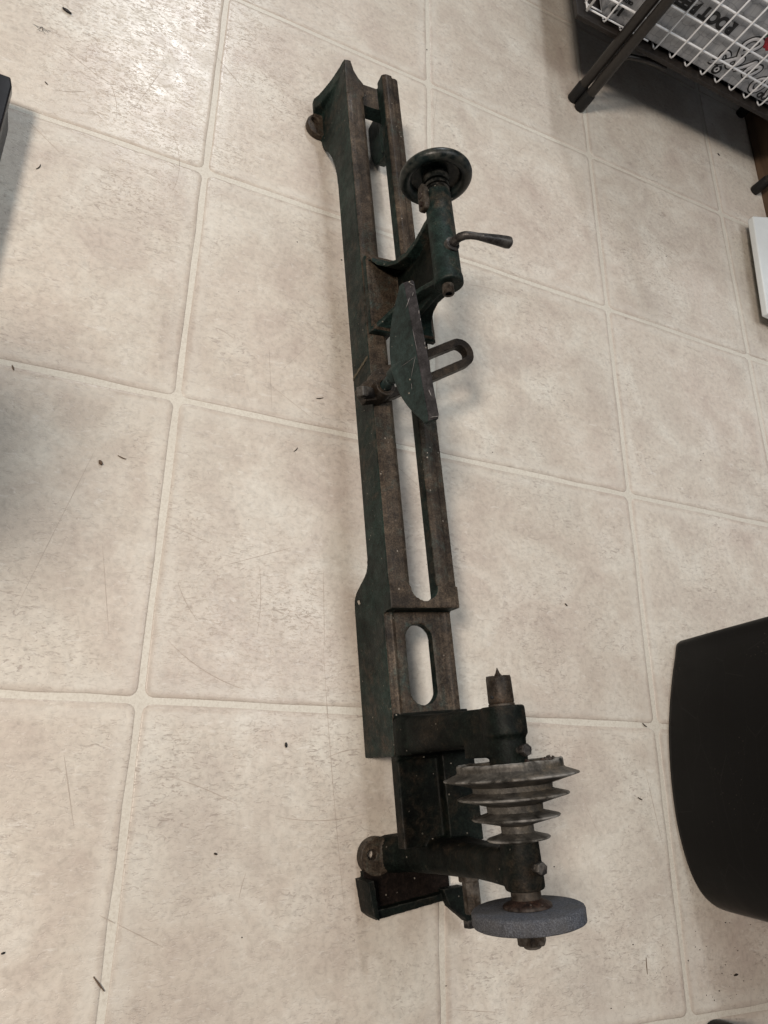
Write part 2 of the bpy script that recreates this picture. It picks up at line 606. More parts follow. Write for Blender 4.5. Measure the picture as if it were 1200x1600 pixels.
# low bed in front of the headstock
n = 56
slot_in, slot_out = [], []
c0, c1, rr = -.0085, .0394, .0148
for k in range(n):
    a = 2 * math.pi * k / n
    dx, dy = math.cos(a), math.sin(a)
    cy = c1 if dy >= 0 else c0
    slot_in.append((.2515 + rr * dx, cy + rr * dy))
    # rectangle point in the same direction
    hx, hy = .0365, .053
    t = min(hx / abs(dx) if abs(dx) > 1e-6 else 9, hy / abs(dy) if abs(dy) > 1e-6 else 9)
    slot_out.append((.2525 + dx * t, .0170 + dy * t))
ring_prism(bm, slot_out, slot_in, .058, .068)
box(bm, .2165, .2245, -.034, .067, .060, .0695)
box(bm, .2825, .2890, -.034, .067, .060, .0695)
# lugs
for (cx, cy, r, hx, hy, hr) in ((.2100, .7225, .0175, .2035, .7290, .0048), ):
    ring_prism(bm, disc_pts(cx, cy, r), disc_pts(hx, hy, hr), .0005, .0095)
box(bm, .214, .225, .705, .740, .0005, .024)
loc(bm)


def bed_mat(c, nrm):
    z = c.z
    if nrm.z > 0.55 and (z > 0.0655 or z < 0.016):
        return 1
    if z < 0.0110 and c.x < -0.0392 and c.y > 0.4:
        return 1
    return 0


bed = cast('bed', bm, 0.0011, [M_GREEN, M_WAY], lathe, 3, 0.5, bed_mat)

M_SCR0 = mat_plain('pale_chip', (0.38, 0.34, 0.29), 0.6)
M_STREAK = mat_plain('old_ochre_paint_streak', (0.085, 0.072, 0.045), 0.6, 0.3, 0.5, 160, 0.2)
bm = bmesh.new()
loops(bm, [[(.2134, s + ds_ * k / 8 + (.0006 if k % 2 else -.0004), .043 + .040 * k / 8) for k in range(9)] + [(.2134, s + ds_ * k / 8 - .0032 + (.0005 if k % 3 else -.0006), .043 + .040 * k / 8) for k in range(8, -1, -1)] for s, ds_ in ((.3330, .0060),)] + [[(.2146, .3330 + .0060 * k / 8, .043 + .040 * k / 8) for k in range(9)] + [(.2146, .3330 + .0060 * k / 8 - .0032, .043 + .040 * k / 8) for k in range(8, -1, -1)]])
obj('paint_streak', loc(bm), M_STREAK, bed, False)
bm = bmesh.new()
tube(bm, [(.2133, .0880, .0150), (.2133, .0840, .0165)], [.0016, .0011], 8)
obj('paint_chip', loc(bm), M_SCR0, bed, True)

# ---------------------------------------------------------------- headstock
bm = bmesh.new()


def column(bm, rows):
    """loft rounded rectangles: rows of (z, w0, w1, s0, s1, corner radius)"""
    rings = []
    for z, w0, w1, s0, s1, r in rows:
        ring = []
        for cx, cy, a0 in ((w1 - r, s1 - r, 0), (w0 + r, s1 - r, 90), (w0 + r, s0 + r, 180), (w1 - r, s0 + r, 270)):
            for q_ in range(6):
                a = math.radians(a0 + q_ * 18)
                ring.append((cx + r * math.cos(a), cy + r * math.sin(a), z))
        rings.append(ring)
    loops(bm, rings)


column(bm, [(.056, .2145, .2920, -.0675, -.0315, .006), (.074, .2145, .2920, -.0675, -.0315, .006), (.081, .2160, .2910, -.0670, -.0318, .007), (.087, .2185, .2890, -.0660, -.0325, .008),
            (.110, .2205, .2850, -.0650, -.0335, .009), (.135, .2235, .2800, -.0640, -.0340, .009), (.155, .2280, .2745, -.0632, -.0342, .009), (.172, .2340, .2700, -.0628, -.0342, .008), (.193, .2370, .2670, -.0630, -.0345, .007), (.202, .2420, .2620, -.0620, -.0360, .006)])
box(bm, .216, .296, -.070, -.0290, .058, .0700)
# bearing bosses
revolve(bm, [(-.0340, .0165), (-.0350, .0178), (-.0560, .0178), (-.0585, .0155), (-.0790, .0150)], (.252, AZ), 40)
prism(bm, [(.233, .160), (.236, .193), (.268, .193), (.274, .165)], -.058, -.072, 'y')
# bridge between the two columns
box(bm, .2166, .2570, -.1450, -.060, .054, .0675)
box(bm, .2575, .2920, -.1450, -.060, .048, .079)
# far column and its foot
column(bm, [(.0005, .2170, .2930, -.1715, -.1385, .012), (.010, .2175, .2930, -.1715, -.1385, .012), (.0155, .2210, .2920, -.1712, -.1388, .012), (.024, .2265, .2910, -.1705, -.1390, .011), (.036, .2315, .2890, -.1698, -.1392, .010),
            (.060, .2345, .2850, -.1690, -.1395, .010), (.066, .2375, .2840, -.1688, -.1395, .010), (.100, .2392, .2780, -.1675, -.1395, .010), (.135, .2400, .2730, -.1655, -.1392, .010), (.160, .2385, .2690, -.1650, -.1385, .009), (.185, .2375, .2665, -.1652, -.1370, .008), (.200, .2420, .2620, -.1640, -.1380, .006)])
revolve(bm, [(-.1330, .0145), (-.1600, .0150), (-.1650, .0150), (-.1665, .0140)], (.252, AZ), 40)
# lug of the far foot (an open hole for the bolt)
ring_prism(bm, disc_pts(.2150, -.1550, .0172), disc_pts(.2095, -.1530, .0046), .0005, .0120)
loc(bm)
head = cast('headstock', bm, 0.0010, [M_BLACK, M_WAY], lathe, 10, 0.5, lambda c, nn: 1 if (nn.z > 0.7 and c.z < 0.0145) or (c.z < 0.013 and c.x < -0.036) else 0)

# vertical set screws in the bearings
for sy, up in ((-.0680, .2140), (-.1500, .2130)):
    bm = bmesh.new()
    loops(bm, [[(.252 + r * math.cos(a), sy + r * math.sin(a), z) for a in [math.pi * 2 * k / 6 + 0.3 for k in range(6)]] for z, r in ((up - .0015, .0042), (up, .0048), (up + .0048, .0048), (up + .0056, .0040))])
    tube(bm, [(.252, sy, .205), (.252, sy, up)], .0026, 12)
    obj('set_screw', loc(bm), M_BOLT, head, True, 30)

# spindle, spur centre, collar
bm = bmesh.new()
revolve(bm, [(-.0300, .0070), (-.1950, .0070)], (.252, AZ), 24)
revolve(bm, [(-.1640, .0105), (-.1650, .0112), (-.1720, .0112), (-.1735, .0105)], (.252, AZ), 32)
spindle = obj('spindle', loc(bm), M_RUST, head, True, 30)
bm = bmesh.new()
revolve(bm, [(-.0350, .0098), (-.0340, .0106), (-.0325, .0106), (-.0318, .0099), (-.0308, .0104), (-.0120, .0101), (-.0108, .0096), (-.0104, .0034), (-.0080, .0018), (-.0036, .0002)], (.252, AZ), 36)
for q in range(4):
    a = q * math.pi / 2 + 0.35
    ca, sa = math.cos(a), math.sin(a)
    pr = []
    for off in (-.0008, .0008):
        pr.append([(.252 + ca * r - sa * off, y, AZ + sa * r + ca * off) for r, y in ((.0025, -.0115), (.0098, -.0115), (.0098, -.0102), (.0040, -.0098))])
    loops(bm, pr)
spur = obj('spur_centre', loc(bm), M_RUST, spindle, True, 30)
bm = bmesh.new()
tube(bm, [(.2490, -.0270, .1930), (.2408, -.0270, .1965)], .0014, 12)
obj('screw_hole', loc(bm), M_HOLE, spindle)

# step pulley
prof = [(-.0800, .0140), (-.0800, .0360), (-.0770, .0375), (-.0762, .0400), (-.0772, .0415), (-.0815, .0415), (-.0828, .0428), (-.0862, .0520), (-.0868, .0527), (-.0876, .0522), (-.0890, .0470), (-.0925, .0330), (-.0932, .0310), (-.0968, .0308), (-.0976, .0325), (-.1003, .0425), (-.1010, .0432), (-.1018, .0426), (-.1065, .0238), (-.1072, .0216), (-.1118, .0214), (-.1126, .0232), (-.1153, .0333), (-.1160, .0339), (-.1168, .0332), (-.1212, .0142), (-.1220, .0125), (-.1268, .0124), (-.1276, .0140), (-.1303, .0236), (-.1310, .0242), (-.1318, .0235), (-.1332, .0140)]
rj = random.Random(3)
jt = [[rj.uniform(-1, 1) for _ in range(96)] for _ in prof]


def pj(q, k, n):
    if q in (2, 3, 4):
        m_ = sum(jt[q][(k + i) % 96] for i in range(5)) / 5
        return (m_ * 0.0007 + (0.0011 if 8 < k < 18 else 0), m_ * 0.0003)
    if q in (7, 8, 9, 15, 16, 17, 22, 23, 24):
        return (0, (jt[q // 3][k] + jt[q // 3][k - 1] + jt[q // 3][k - 2]) * 0.00006 - (0.0009 if q < 10 and 4 < k < 8 else 0))
    return (0, 0)


bm = bmesh.new()
revolve(bm, prof, (.252, AZ), 96, 0, False, pj)
pulley = obj('step_pulley', loc(bm), M_PULLEY, head, True, 28)
bm = bmesh.new()
for q in range(11):
    a = rj.uniform(0.2, 2.6)
    r = rj.uniform(.030, .038)
    ctr = Vector((.252 + r * math.cos(a), -.0768 + rj.uniform(0, .0012), AZ + r * math.sin(a)))
    R_ = bmesh.ops.create_icosphere(bm, subdivisions=1, radius=rj.uniform(.0012, .0028))
    for v in R_['verts']:
        v.co = v.co * rj.uniform(0.7, 1.25) + ctr
obj('rust_crust', loc(bm), M_REDRUST, pulley, True)

# grinding wheel with flange washers and nut
bm = bmesh.new()
rw = random.Random(9)
wj = [[rw.uniform(-1, 1) for _ in range(120)] for _ in range(8)]
revolve(bm, [(-.1782, .0060), (-.1780, .0180), (-.1780, .0398), (-.1787, .0411), (-.1796, .0417), (-.1876, .0417), (-.1884, .0411), (-.1889, .0398), (-.1889, .006)], (.252, AZ), 120, 0, False,
        lambda q, k, n: (0, wj[q % 8][k] * 0.00022 + wj[(q + 1) % 8][k // 2] * 0.0002) if 2 < q < 7 else (0, 0))
gw = obj('grinding_wheel', loc(bm), M_STONE, head, True, 40)
bm = bmesh.new()
revolve(bm, [(-.1720, .0110), (-.1733, .0122), (-.1752, .0168), (-.1762, .0182), (-.1776, .0184), (-.1779, .0178)], (.252, AZ), 48)
obj('flange_washer', loc(bm), M_REDRUST, gw, True, 35)
bm = bmesh.new()
revolve(bm, [(-.1892, .0170), (-.1908, .0170), (-.1913, .0140)], (.252, AZ), 40)
obj('flange_washer', loc(bm), M_REDRUST, gw, True, 35)
bm = bmesh.new()
revolve(bm, [(-.1910, .0106), (-.1914, .0113), (-.2012, .0113), (-.2024, .0102)], (.252, AZ), 6, 0.2)
revolve(bm, [(-.1915, .0064), (-.2042, .0064), (-.2048, .0056)], (.252, AZ), 20)
obj('arbor_nut', loc(bm), M_RUST, gw, True, 30)

# cast tray bracket at the headstock foot
bm = bmesh.new()
prism(bm, [(.1950, -.1720), (.2015, -.1715), (.2045, -.2050), (.1985, -.2000)], .0005, .0310, 'z')
prism(bm, [(.1990, -.1985), (.2790, -.1945), (.2790, -.2010), (.2060, -.2060)], .0005, .0200, 'z')
prism(bm, [(.1990, -.1660), (.2900, -.1660), (.2900, -.2000), (.2000, -.2010)], .0040, .0100, 'z')
prism(bm, [(.2730, -.1900), (.2950, -.1900), (.3080, -.2060), (.3080, -.2200), (.2960, -.2210), (.2790, -.2060)], .0160, .0270, 'z')
loc(bm)
brk = cast('foot_bracket', bm, 0.0010, [M_BLACK, M_DKBROWN], lathe, 3, 0.5, lambda c, nn: 1 if nn.z > 0.7 and c.z < 0.014 else 0)
bm = bmesh.new()
revolve(bm, [(-.1690, .0088), (-.1693, .0098), (-.1770, .0098), (-.1780, .0090)], (.2760, .0720), 6, 0.25)
revolve(bm, [(-.1775, .0078), (-.2030, .0078), (-.2040, .0070)], (.2770, .0720), 8, 0.3)
obj('bolt', loc(bm), M_RUST, brk, True, 30)
bm = bmesh.new()
revolve(bm, [(-.2200, .0062), (-.2203, .0068), (-.2262, .0068), (-.2270, .0060)], (.3010, .0230), 6, 0.1)
obj('bolt', loc(bm), M_BOLT, brk, True, 30)

# ---------------------------------------------------------------- tailstock
tail = empty('tailstock', (0, .41 - S0, .088))
tail.parent = lathe


def tl(bm):
    for v in bm.verts:
        v.co.x -= W0
        v.co.y -= .41
        v.co.z -= .088
    return bm


bm = bmesh.new()
prism(bm, [(.2150, .0880), (.2150, .0935), (.2165, .0955), (.2930, .0955), (.2945, .0935), (.2945, .0880)], .3630, .4590, 'y')


def flange(bm, path, th, side):
    rings = []
    for s, z, hw in path:
        rings.append([(.2545 - hw, s, z), (.2545 + hw, s, z), (.2545 + hw, s + side * th, z), (.2545 - hw, s + side * th, z)])
    loops(bm, rings)


flange(bm, [(.4590, .0890, .0390), (.4585, .0965, .0375), (.4480, .1020, .0300), (.4400, .1120, .0240), (.4350, .1250, .0195), (.4330, .1420, .0160), (.4350, .1600, .0140), (.4420, .1800, .0125), (.4440, .1930, .0120)], .0055, -1)
flange(bm, [(.3630, .0890, .0390), (.3635, .0965, .0375), (.3690, .1030, .0310), (.3740, .1140, .0250), (.3765, .1280, .0200), (.3760, .1440, .0165), (.3720, .1620, .0145), (.3670, .1800, .0130), (.3640, .1930, .0120)], .0055, 1)
box(bm, .2530, .2600, .3700, .4400, .0930, .1900)
revolve(bm, [(.3605, .0130), (.3615, .0146), (.3680, .0147), (.3720, .0137), (.4600, .0134), (.4690, .0134)], (.2535, AZ), 44)
tl(bm)
tbody = cast('tailstock_body', bm, 0.0009, [M_GREEN, M_WAY, M_BLACK], tail, 4, 0.5, lambda c, nn: 1 if (nn.z > 0.6 and c.z < 0.0115) else (2 if (c.z < 0.098 and c.x > -.009 and c.x < 0.004 and nn.x < -0.3 and abs(c.y) < .034) else 0))
# hand wheel
bm = bmesh.new()
revolve(bm, [(.4685, .0105), (.4685, .0125), (.4735, .0125), (.4737, .0098), (.4755, .0098), (.4757, .0128), (.4790, .0128), (.4792, .0098), (.4812, .0098), (.4814, .0134), (.4850, .0140), (.4930, .0136), (.4950, .0100)], (.2540, AZ), 44)
hub = obj('hub', tl(bm), M_BLACK, tail, True, 30)
bm = bmesh.new()
sec = []
R0, rm = .0312, .0064
for k in range(20):
    a = 2 * math.pi * k / 20
    sec.append((.4900 + .0062 * math.sin(a), R0 + rm * math.cos(a)))
revolve(bm, sec, (.2540, AZ), 64, 0, True)
revolve(bm, [(.4925, .0100), (.4925, .0180), (.4915, .0265), (.4935, .0265), (.4945, .0180), (.4945, .0100)], (.2540, AZ), 64)
obj('handwheel', tl(bm), M_WHEEL_G, tail, True, 40)
# quill with hollow end
bm = bmesh.new()
revolve(bm, [(.3640, .0058), (.3515, .0058), (.3508, .0052), (.3508, .0034), (.3560, .0034), (.3560, .0001)], (.2520, AZ), 28)
q = obj('quill', tl(bm), M_RUST, tail, True, 30)
bm = bmesh.new()
revolve(bm, [(.3558, .0032), (.3562, .0032)], (.2520, AZ), 16)
revolve(bm, [(.3560, .0016), (.3520, .0004)], (.2520, AZ), 12)
obj('cup_point', tl(bm), M_HOLE, q)
# key plate on the side of the barrel
bm = bmesh.new()
pl = [(.4470, .1860), (.4505, .1835), (.4700, .1845), (.4765, .1875), (.4765, .1945), (.4700, .1975), (.4505, .1975), (.4470, .1950)]
prism(bm, pl, .2350, .2410, 'x')
kp = bevel(obj('key_plate', tl(bm), M_RUST, tail, True, 30), .0012)
bm = bmesh.new()
tube(bm, [(.2354, .4535, .1905), (.2330, .4535, .1905)], .0026, 10)
tube(bm, [(.2354, .4640, .1905), (.2338, .4640, .1905)], .0034, 10)
obj('screw', tl(bm), M_REDRUST, kp, True, 30)
# locking lever
bm = bmesh.new()
tube(bm, [(.2535, .3980, .2030), (.2535, .3980, .2085), (.2535, .3980, .2092)], [.0075, .0075, .0066], 24)
tube(bm, [(.2535, .3980, .2090), (.2538, .3978, .2140), (.2545, .3974, .2150)], [.0046, .0046, .0038], 20)
tube(bm, [(.2538, .3978, .2145), (.2545, .3970, .2200), (.2575, .3962, .2245), (.2620, .3955, .2270), (.2680, .3950, .2285), (.2780, .3945, .2300), (.2900, .3940, .2315), (.2990, .3937, .2322), (.3025, .3936, .2325), (.3042, .3936, .2326)], [.0040, .0042, .0040, .0036, .0034, .0042, .0052, .0059, .0056, .0035], 22)
obj('locking_lever', tl(bm), M_BOLT, tail, True, 45)
# clamp under the bed
bm = bmesh.new()
box(bm, .2405, .2645, .395, .430, .030, .0600)
tube(bm, [(.2525, .412, .030), (.2525, .412, .090)], .006, 16)
obj('clamp_bolt', tl(bm), M_BLACK, tail, True, 30)

# ---------------------------------------------------------------- tool rest
rest = empty('tool_rest', (.2168 - W0, .2885 - S0, .088))
rest.parent = lathe


def rl(bm):
    for v in bm.verts:
        v.co.x -= .2168
        v.co.y -= .2885
        v.co.z -= .088
    return bm


dw, ds = .877, .480


def lp(a, b):
    return (.2055 + dw * a - ds * b, .2850 + ds * a + dw * b)


bm = bmesh.new()
no, nin = [], []
A0, A1 = .022, .1350
for k in range(64):
    a = 2 * math.pi * k / 64
    ca = A1 if math.cos(a) >= 0 else A0
    no.append(lp(ca + .0170 * math.cos(a), .0035 + .0170 * math.sin(a)))
    nin.append(lp((A1 if math.cos(a) >= 0 else A0 + .012) + .0080 * math.cos(a), .0035 + .0080 * math.sin(a)))
ring_prism(bm, no, nin, .0880, .1000)
# clamp ear and post socket
hub_o = [(.2168 + .0105 * math.cos(2 * math.pi * k / 32), .2885 + .0105 * math.sin(2 * math.pi * k / 32)) for k in range(32)]
hub_i = [(.2168 + .0062 * math.cos(2 * math.pi * k / 32), .2885 + .0062 * math.sin(2 * math.pi * k / 32)) for k in range(32)]
ring_prism(bm, hub_o, hub_i, .0885, .1130)
prism(bm, [lp(-.010, -.006), lp(.006, -.010), lp(.020, -.009), lp(.020, .012), lp(.004, .014), lp(-.010, .010)], .0885, .1000, 'z')
rl(bm)
rbase = cast('rest_base', bm, 0.0008, [M_RUST], rest, 3, 0.5)
bm = bmesh.new()
p0 = Vector((*lp(-.004, .001), .1010))
dd = Vector((-.80, -.15, .35)).normalized()
tube(bm, [p0 + dd * -.006, p0 + dd * .006], .0062, 20)
a_, b_ = frame(dd)
loops(bm, [[p0 + dd * h + (a_ * math.cos(t) + b_ * math.sin(t)) * r for t in [math.pi / 2 * k + 0.5 for k in range(4)]] for h, r in ((.005, .0066), (.0115, .0066), (.0125, .0056))])
obj('clamp_screw', rl(bm), M_BOLT, rest, True, 30)
# post
bm = bmesh.new()
tube(bm, [(.2168, .2885, .090), (.2168, .2885, .1240), (.2168, .2885, .1245), (.2168, .2885, .1280), (.2165, .2885, .1285), (.2160, .2885, .1330)], [.0056, .0056, .0050, .0050, .0058, .0062], 24)
tube(bm, [(.2160, .2885, .1325), (.2155, .2887, .1480), (.2165, .2890, .1620)], [.0078, .0080, .0055], 24)
obj('post', rl(bm), M_REST, rest, True, 40)
# blade: a curved-bottomed plate with a bare top edge
bm = bmesh.new()
NS = 40
s_hi, s_lo = .3620, .2180
pr = []


def bl(t):
    """t 0..1 from far end to near end -> s, w of the top edge, depth of the blade"""
    s = s_hi + (s_lo - s_hi) * t
    w = .2160 + (.2270 - .2160) * t
    e = abs(2 * t - 1)
    d = .0130 + .0330 * (1 - e ** 2.1)
    return s, w, d


rings = []
for k in range(NS + 1):
    t = k / NS
    s, w, d = bl(t)
    sl = .0035 if k == 0 else (-.0035 if k == NS else 0)
    cut = .0022 if k in (0, NS) else 0
    top = .1905 - cut
    brk_z, brk_w = top - .0075, w - .0070
    botz, botw = top - d, w - .0070 - (d - .0075) * .18
    rings.append([(w, s + sl * 0, top), (brk_w, s, brk_z), (botw, s, botz), (botw + .0048, s, botz - .0005), (brk_w + .0050, s, brk_z - .0015), (w + .0006, s, top - .0025)])
loops(bm, rings)
bme = obj('rest_blade', rl(bm), [M_REST, M_RESTTOP], rest, True, 25)
for f in bme.data.polygons:
    if f.normal.z > 0.45 and f.center.z + .088 > .178:
        f.material_index = 1
bevel(bme, .0007, 2, 25)
M_SCR = mat_plain('bright_scratched_metal', (0.20, 0.19, 0.185), 0.5)


def blade_pt(t_, h):
    """point on the camera-side face: h < 0 on the bare top strip (0 .. -1), h > 0 below the break (0 .. 1)"""
    s, w, d = bl(t_)
    top = .1905
    bw, bz = w - .0070, top - .0075
    if h <= 0:
        return Vector((bw + (w - bw) * -h - .0002, s, bz + (top - bz) * -h + .0002))
    ow, oz = w - .0070 - (d - .0075) * .18, top - d
    return Vector((bw + (ow - bw) * h - .0003, s, bz + (oz - bz) * h))


for ta, ha, tb, hb, rr2 in ((.13, -.3, .19, .12, .00045), (.10, -.75, .125, -.6, .0004), (.24, -.95, .265, -.9, .0006), (.30, -.95, .315, -.92, .0005), (.36, -.05, .52, -.1, .00025), (.47, -.95, .49, -.9, .0006), (.55, .05, .66, .35, .00028), (.545, .6, .55, .05, .00022), (.70, .4, .74, .46, .0003), (.80, -.5, .845, -.62, .0007), (.02, -.5, .05, -.9, .0004), (.985, -.2, .99, -.95, .0006)):
    bm = bmesh.new()
    tube(bm, [blade_pt(ta + (tb - ta) * q_ / 4, ha + (hb - ha) * q_ / 4) for q_ in range(5)], [rr2 * .25, rr2 * .75, rr2 * .5, rr2 * .7, rr2 * .2], 6)
    obj('scratch', rl(bm), M_SCR, bme, True)

# ================================================================== NEIGHBOURS
def mat_bin():
    k = NT('black_scuffed_plastic')
    P = k.pos()
    n = k.noise(P, 25.0, 4, 0.6)
    c = k.mix(k.ramp(n, [(0.3, 0.0), (0.7, 1.0)]), rgb(0.0020, 0.0020, 0.0021), rgb(0.0036, 0.0036, 0.0037))
    v = k.n('ShaderNodeTexVoronoi')
    v.inputs['Scale'].default_value = 240.0
    k.l(P, v.inputs['Vector'])
    sp = k.ramp(v.outputs['Distance'], [(0.07, 1.0), (0.15, 0.0)])
    sp = k.math('MULTIPLY', sp, k.ramp(k.noise(P, 16.0, 2, 0.5), [(0.58, 0.0), (0.68, 0.55)]))
    c = k.mix(sp, c, rgb(0.16, 0.13, 0.11))
    s = k.n('ShaderNodeTexVoronoi')
    s.feature = 'DISTANCE_TO_EDGE'
    s.inputs['Scale'].default_value = 9.0
    k.l(k.pos((1.0, 1.0, 4.0), (0.4, 0.2, 0.7)), s.inputs['Vector'])
    c = k.mix(k.math('MULTIPLY', k.ramp(s.outputs['Distance'], [(0.0, 1.0), (0.006, 0.0)]), 0.4), c, rgb(0.022, 0.021, 0.020))
    return k.out(c, k.ramp(n, [(0.3, 0.34), (0.7, 0.50)]), k.bump(k.noise(P, 700.0, 2, 0.5), 0.12, 0.0005), spec=0.13)


M_BIN = mat_bin()
M_BLACKBOX = mat_plain('glossy_black_plastic', (0.006, 0.006, 0.008), 0.30, 0.45, 0.2, 30, 0.05)
M_GREYSIDE = mat_plain('dark_grey_plastic_side', (0.055, 0.056, 0.058), 0.45, 0.4, 0.2, 40, 0.1)

# waste bin
left = [(.6640, .0985), (.6600, .0860), (.6500, .0580), (.6390, .0200), (.6315, -.0150), (.6272, -.0550), (.6262, -.0950), (.6292, -.1300), (.6365, -.1610), (.6470, -.1840), (.6610, -.1995), (.6800, -.2085), (.7080, -.2120)]
half_ = left + [(.8200, -.2120), (.8480, -.2085), (.8670, -.1995), (.8810, -.1840), (.8915, -.1610), (.8988, -.1300), (.9018, -.0950), (.9008, -.0550), (.8965, -.0150), (.8890, .0200), (.8780, .0580), (.8680, .0860), (.8640, .0985), (.8560, .1030), (.8400, .1045), (.7600, .1045), (.6880, .1045), (.6720, .1030)]
out = []
for q_ in range(len(half_)):
    a, b, c, d = [Vector(half_[(q_ + i_) % len(half_)]) for i_ in (-1, 0, 1, 2)]
    for s_ in range(4):
        u = s_ / 4
        pt = 0.5 * ((2 * b) + (c - a) * u + (2 * a - 5 * b + 4 * c - d) * u * u + (3 * b - a - 3 * c + d) * u ** 3)
        out.append((pt.x, pt.y))
binr = empty('waste_bin', (.757, -.052, 0))
tag(binr, 'black plastic waste bin at the right edge of the picture', 'waste bin')
bm = bmesh.new()
rings = []
H = 0.30


def scl(f, z, off=0):
    c = Vector((.764, -.058))
    r = []
    for x, y in out:
        d = Vector((x, y)) - c
        d = d * f - d.normalized() * off
        r.append((d.x, d.y, z))
    return r


rings = [scl(0.97, 0.001), scl(0.99, 0.003), scl(1.0, 0.008)] + [scl(1 + 0.085 * z / H, z) for z in (0.08, 0.16, 0.24, 0.30)] + [scl(1.085, 0.302, .004)] + [scl(1 + 0.085 * z / H, z, .004) for z in (0.24, 0.10, 0.012)]
loops(bm, rings)
obj('bin_wall', bm, M_BIN, binr, True, 40)
bm = bmesh.new()
loops(bm, [scl(1.088, .287), scl(1.108, .290), scl(1.113, .300), scl(1.101, .307), scl(1.083, .304)], cap=False)
obj('rim', bm, M_BIN, binr, True, 40)
# black low box on the left
bb = empty('black_box', (-.33, .47, 0))
tag(bb, 'low black box cut off by the left edge of the picture', 'box')
bm = bmesh.new()
prism(bm, [(-.125, -.125), (.1245, -.125), (.1270, -.110), (.1270, .120), (.1240, .1310), (-.125, .1310)], .0340, .0455, 'z')
bevel(obj('lid', bm, M_BLACKBOX, bb, True, 30), .0015)
bm = bmesh.new()
prism(bm, [(-.120, -.120), (.1240, -.120), (.1255, -.105), (.1255, .105), (.1220, .1150), (-.120, .1150)], .0005, .0345, 'z')
bevel(obj('box_body', bm, M_GREYSIDE, bb, True, 30), .0015)

bm = bmesh.new()
prism(bm, [(-.330, -.382), (-.035, -.382), (-.035, -.228), (-.330, -.228)], .0005, .520, 'z')  # unseen block added beyond the frame to throw the soft shade at mid-left
bevel(obj('shade_blocker', bm, M_BLACKBOX, bb, True, 30), .004)
# small black canister at the bottom edge
bm = bmesh.new()
cn = []
for z, r in ((0.0005, .0235), (.002, .0255), (.010, .0262), (.055, .0262), (.058, .0250), (.0585, .0225), (.066, .0225), (.067, .0215)):
    cn.append([(r * math.cos(2 * math.pi * k / 48), r * math.sin(2 * math.pi * k / 48), z) for k in range(48)])
loops(bm, cn)
can = obj('canister', bm, M_BIN, None, True, 40)
can.location = (.6430, -.3330, 0)
tag(can, 'small round black canister cut off by the bottom edge below the waste bin', 'canister')

# white flat box by the wall
M_WHITE = mat_plain('white_enamel', (0.70, 0.74, 0.74), 0.4, 0.4, 0.04, 30, 0.05)
wb = empty('white_box', (1.0, .83, 0), math.radians(-4))
tag(wb, 'flat white box by the brown baseboard, cut off by the right edge', 'box')
bm = bmesh.new()
prism(bm, [(-.052, -.150), (.036, -.150), (.036, .092), (.014, .092), (-.052, .064)], .0210, .0330, 'z')
bevel(obj('lid', bm, M_WHITE, wb, True, 30), .002)
bm = bmesh.new()
prism(bm, [(-.016, -.120), (.028, -.120), (.028, .060), (.012, .060), (-.016, .046)], .0005, .0215, 'z')
obj('box_body', bm, M_GREYSIDE, wb, False)

# ---------------------------------------------------------------- shelf stand
M_TUBE = mat_plain('dark_brown_metal_tube', (0.020, 0.017, 0.0145), 0.36, 0.40, 0.25, 45, 0.1)
M_RUBBER = mat_plain('black_rubber', (0.008, 0.008, 0.008), 0.55, 0.35)
M_SHELF = mat_wood('dark_brown_board', (0.012, 0.0095, 0.0078), (0.022, 0.017, 0.0135))
stand = empty('shelf_stand', (.80, 1.15, 0))
tag(stand, 'dark brown low metal stand with round tube legs holding the white wire basket', 'stand')


def sl(bm):
    for v in bm.verts:
        v.co.x -= .80
        v.co.y -= 1.15
    return bm


LEGS = [((.5840, 1.0270), .34), ((.5965, 1.0130), .34), ((1.0230, 1.0130), .34), ((1.0290, 1.2150), .11), ((.5400, 1.7300), .11), ((1.0230, 1.7300), .11)]
for (x, y), top in LEGS:
    bm = bmesh.new()
    tube(bm, [(x, y, .012), (x, y, top * .5), (x, y, top)], .0084, 20)
    lg = obj('leg', sl(bm), M_TUBE, stand, True, 40)
    bm = bmesh.new()
    tube(bm, [(x, y, .0003), (x, y, .0025), (x, y, .030), (x, y, .032)], [.0085, .0100, .0100, .0091], 20)
    obj('rubber_foot', sl(bm), M_RUBBER, lg, True, 40)
bm = bmesh.new()
box(bm, .505, 1.036, 1.0410, 1.760, .1070, .1140)
bevel(obj('shelf', sl(bm), M_SHELF, stand, True, 30), .001)
bm = bmesh.new()
tube(bm, [(.600, 1.050, .060), (.612, 1.050, .078), (.632, 1.050, .090), (.660, 1.050, .097), (.70, 1.050, .1005)], .0045, 12)
obj('brace', sl(bm), M_TUBE, stand, True)

# ---------------------------------------------------------------- wire basket
M_WIRE = mat_plain('white_coated_wire', (0.74, 0.75, 0.76), 0.4, 0.4, 0.05, 80, 0.05)
bask = empty('wire_basket', (.745, 1.17, .1142))
tag(bask, 'white wire grid basket on the dark stand in the top right corner', 'basket')
BX0, BX1, BY0, BY1, BZ0, BZ1 = .5170, .9730, 1.0470, 1.3200, .1168, .3300


def kl(bm):
    for v in bm.verts:
        v.co.x -= .745
        v.co.y -= 1.17
        v.co.z -= .1142
    return bm


def wire(pts, r=.0014, n=8):
    bm = bmesh.new()
    tube(bm, pts, r, n)
    return obj('wire', kl(bm), M_WIRE, bask, True)


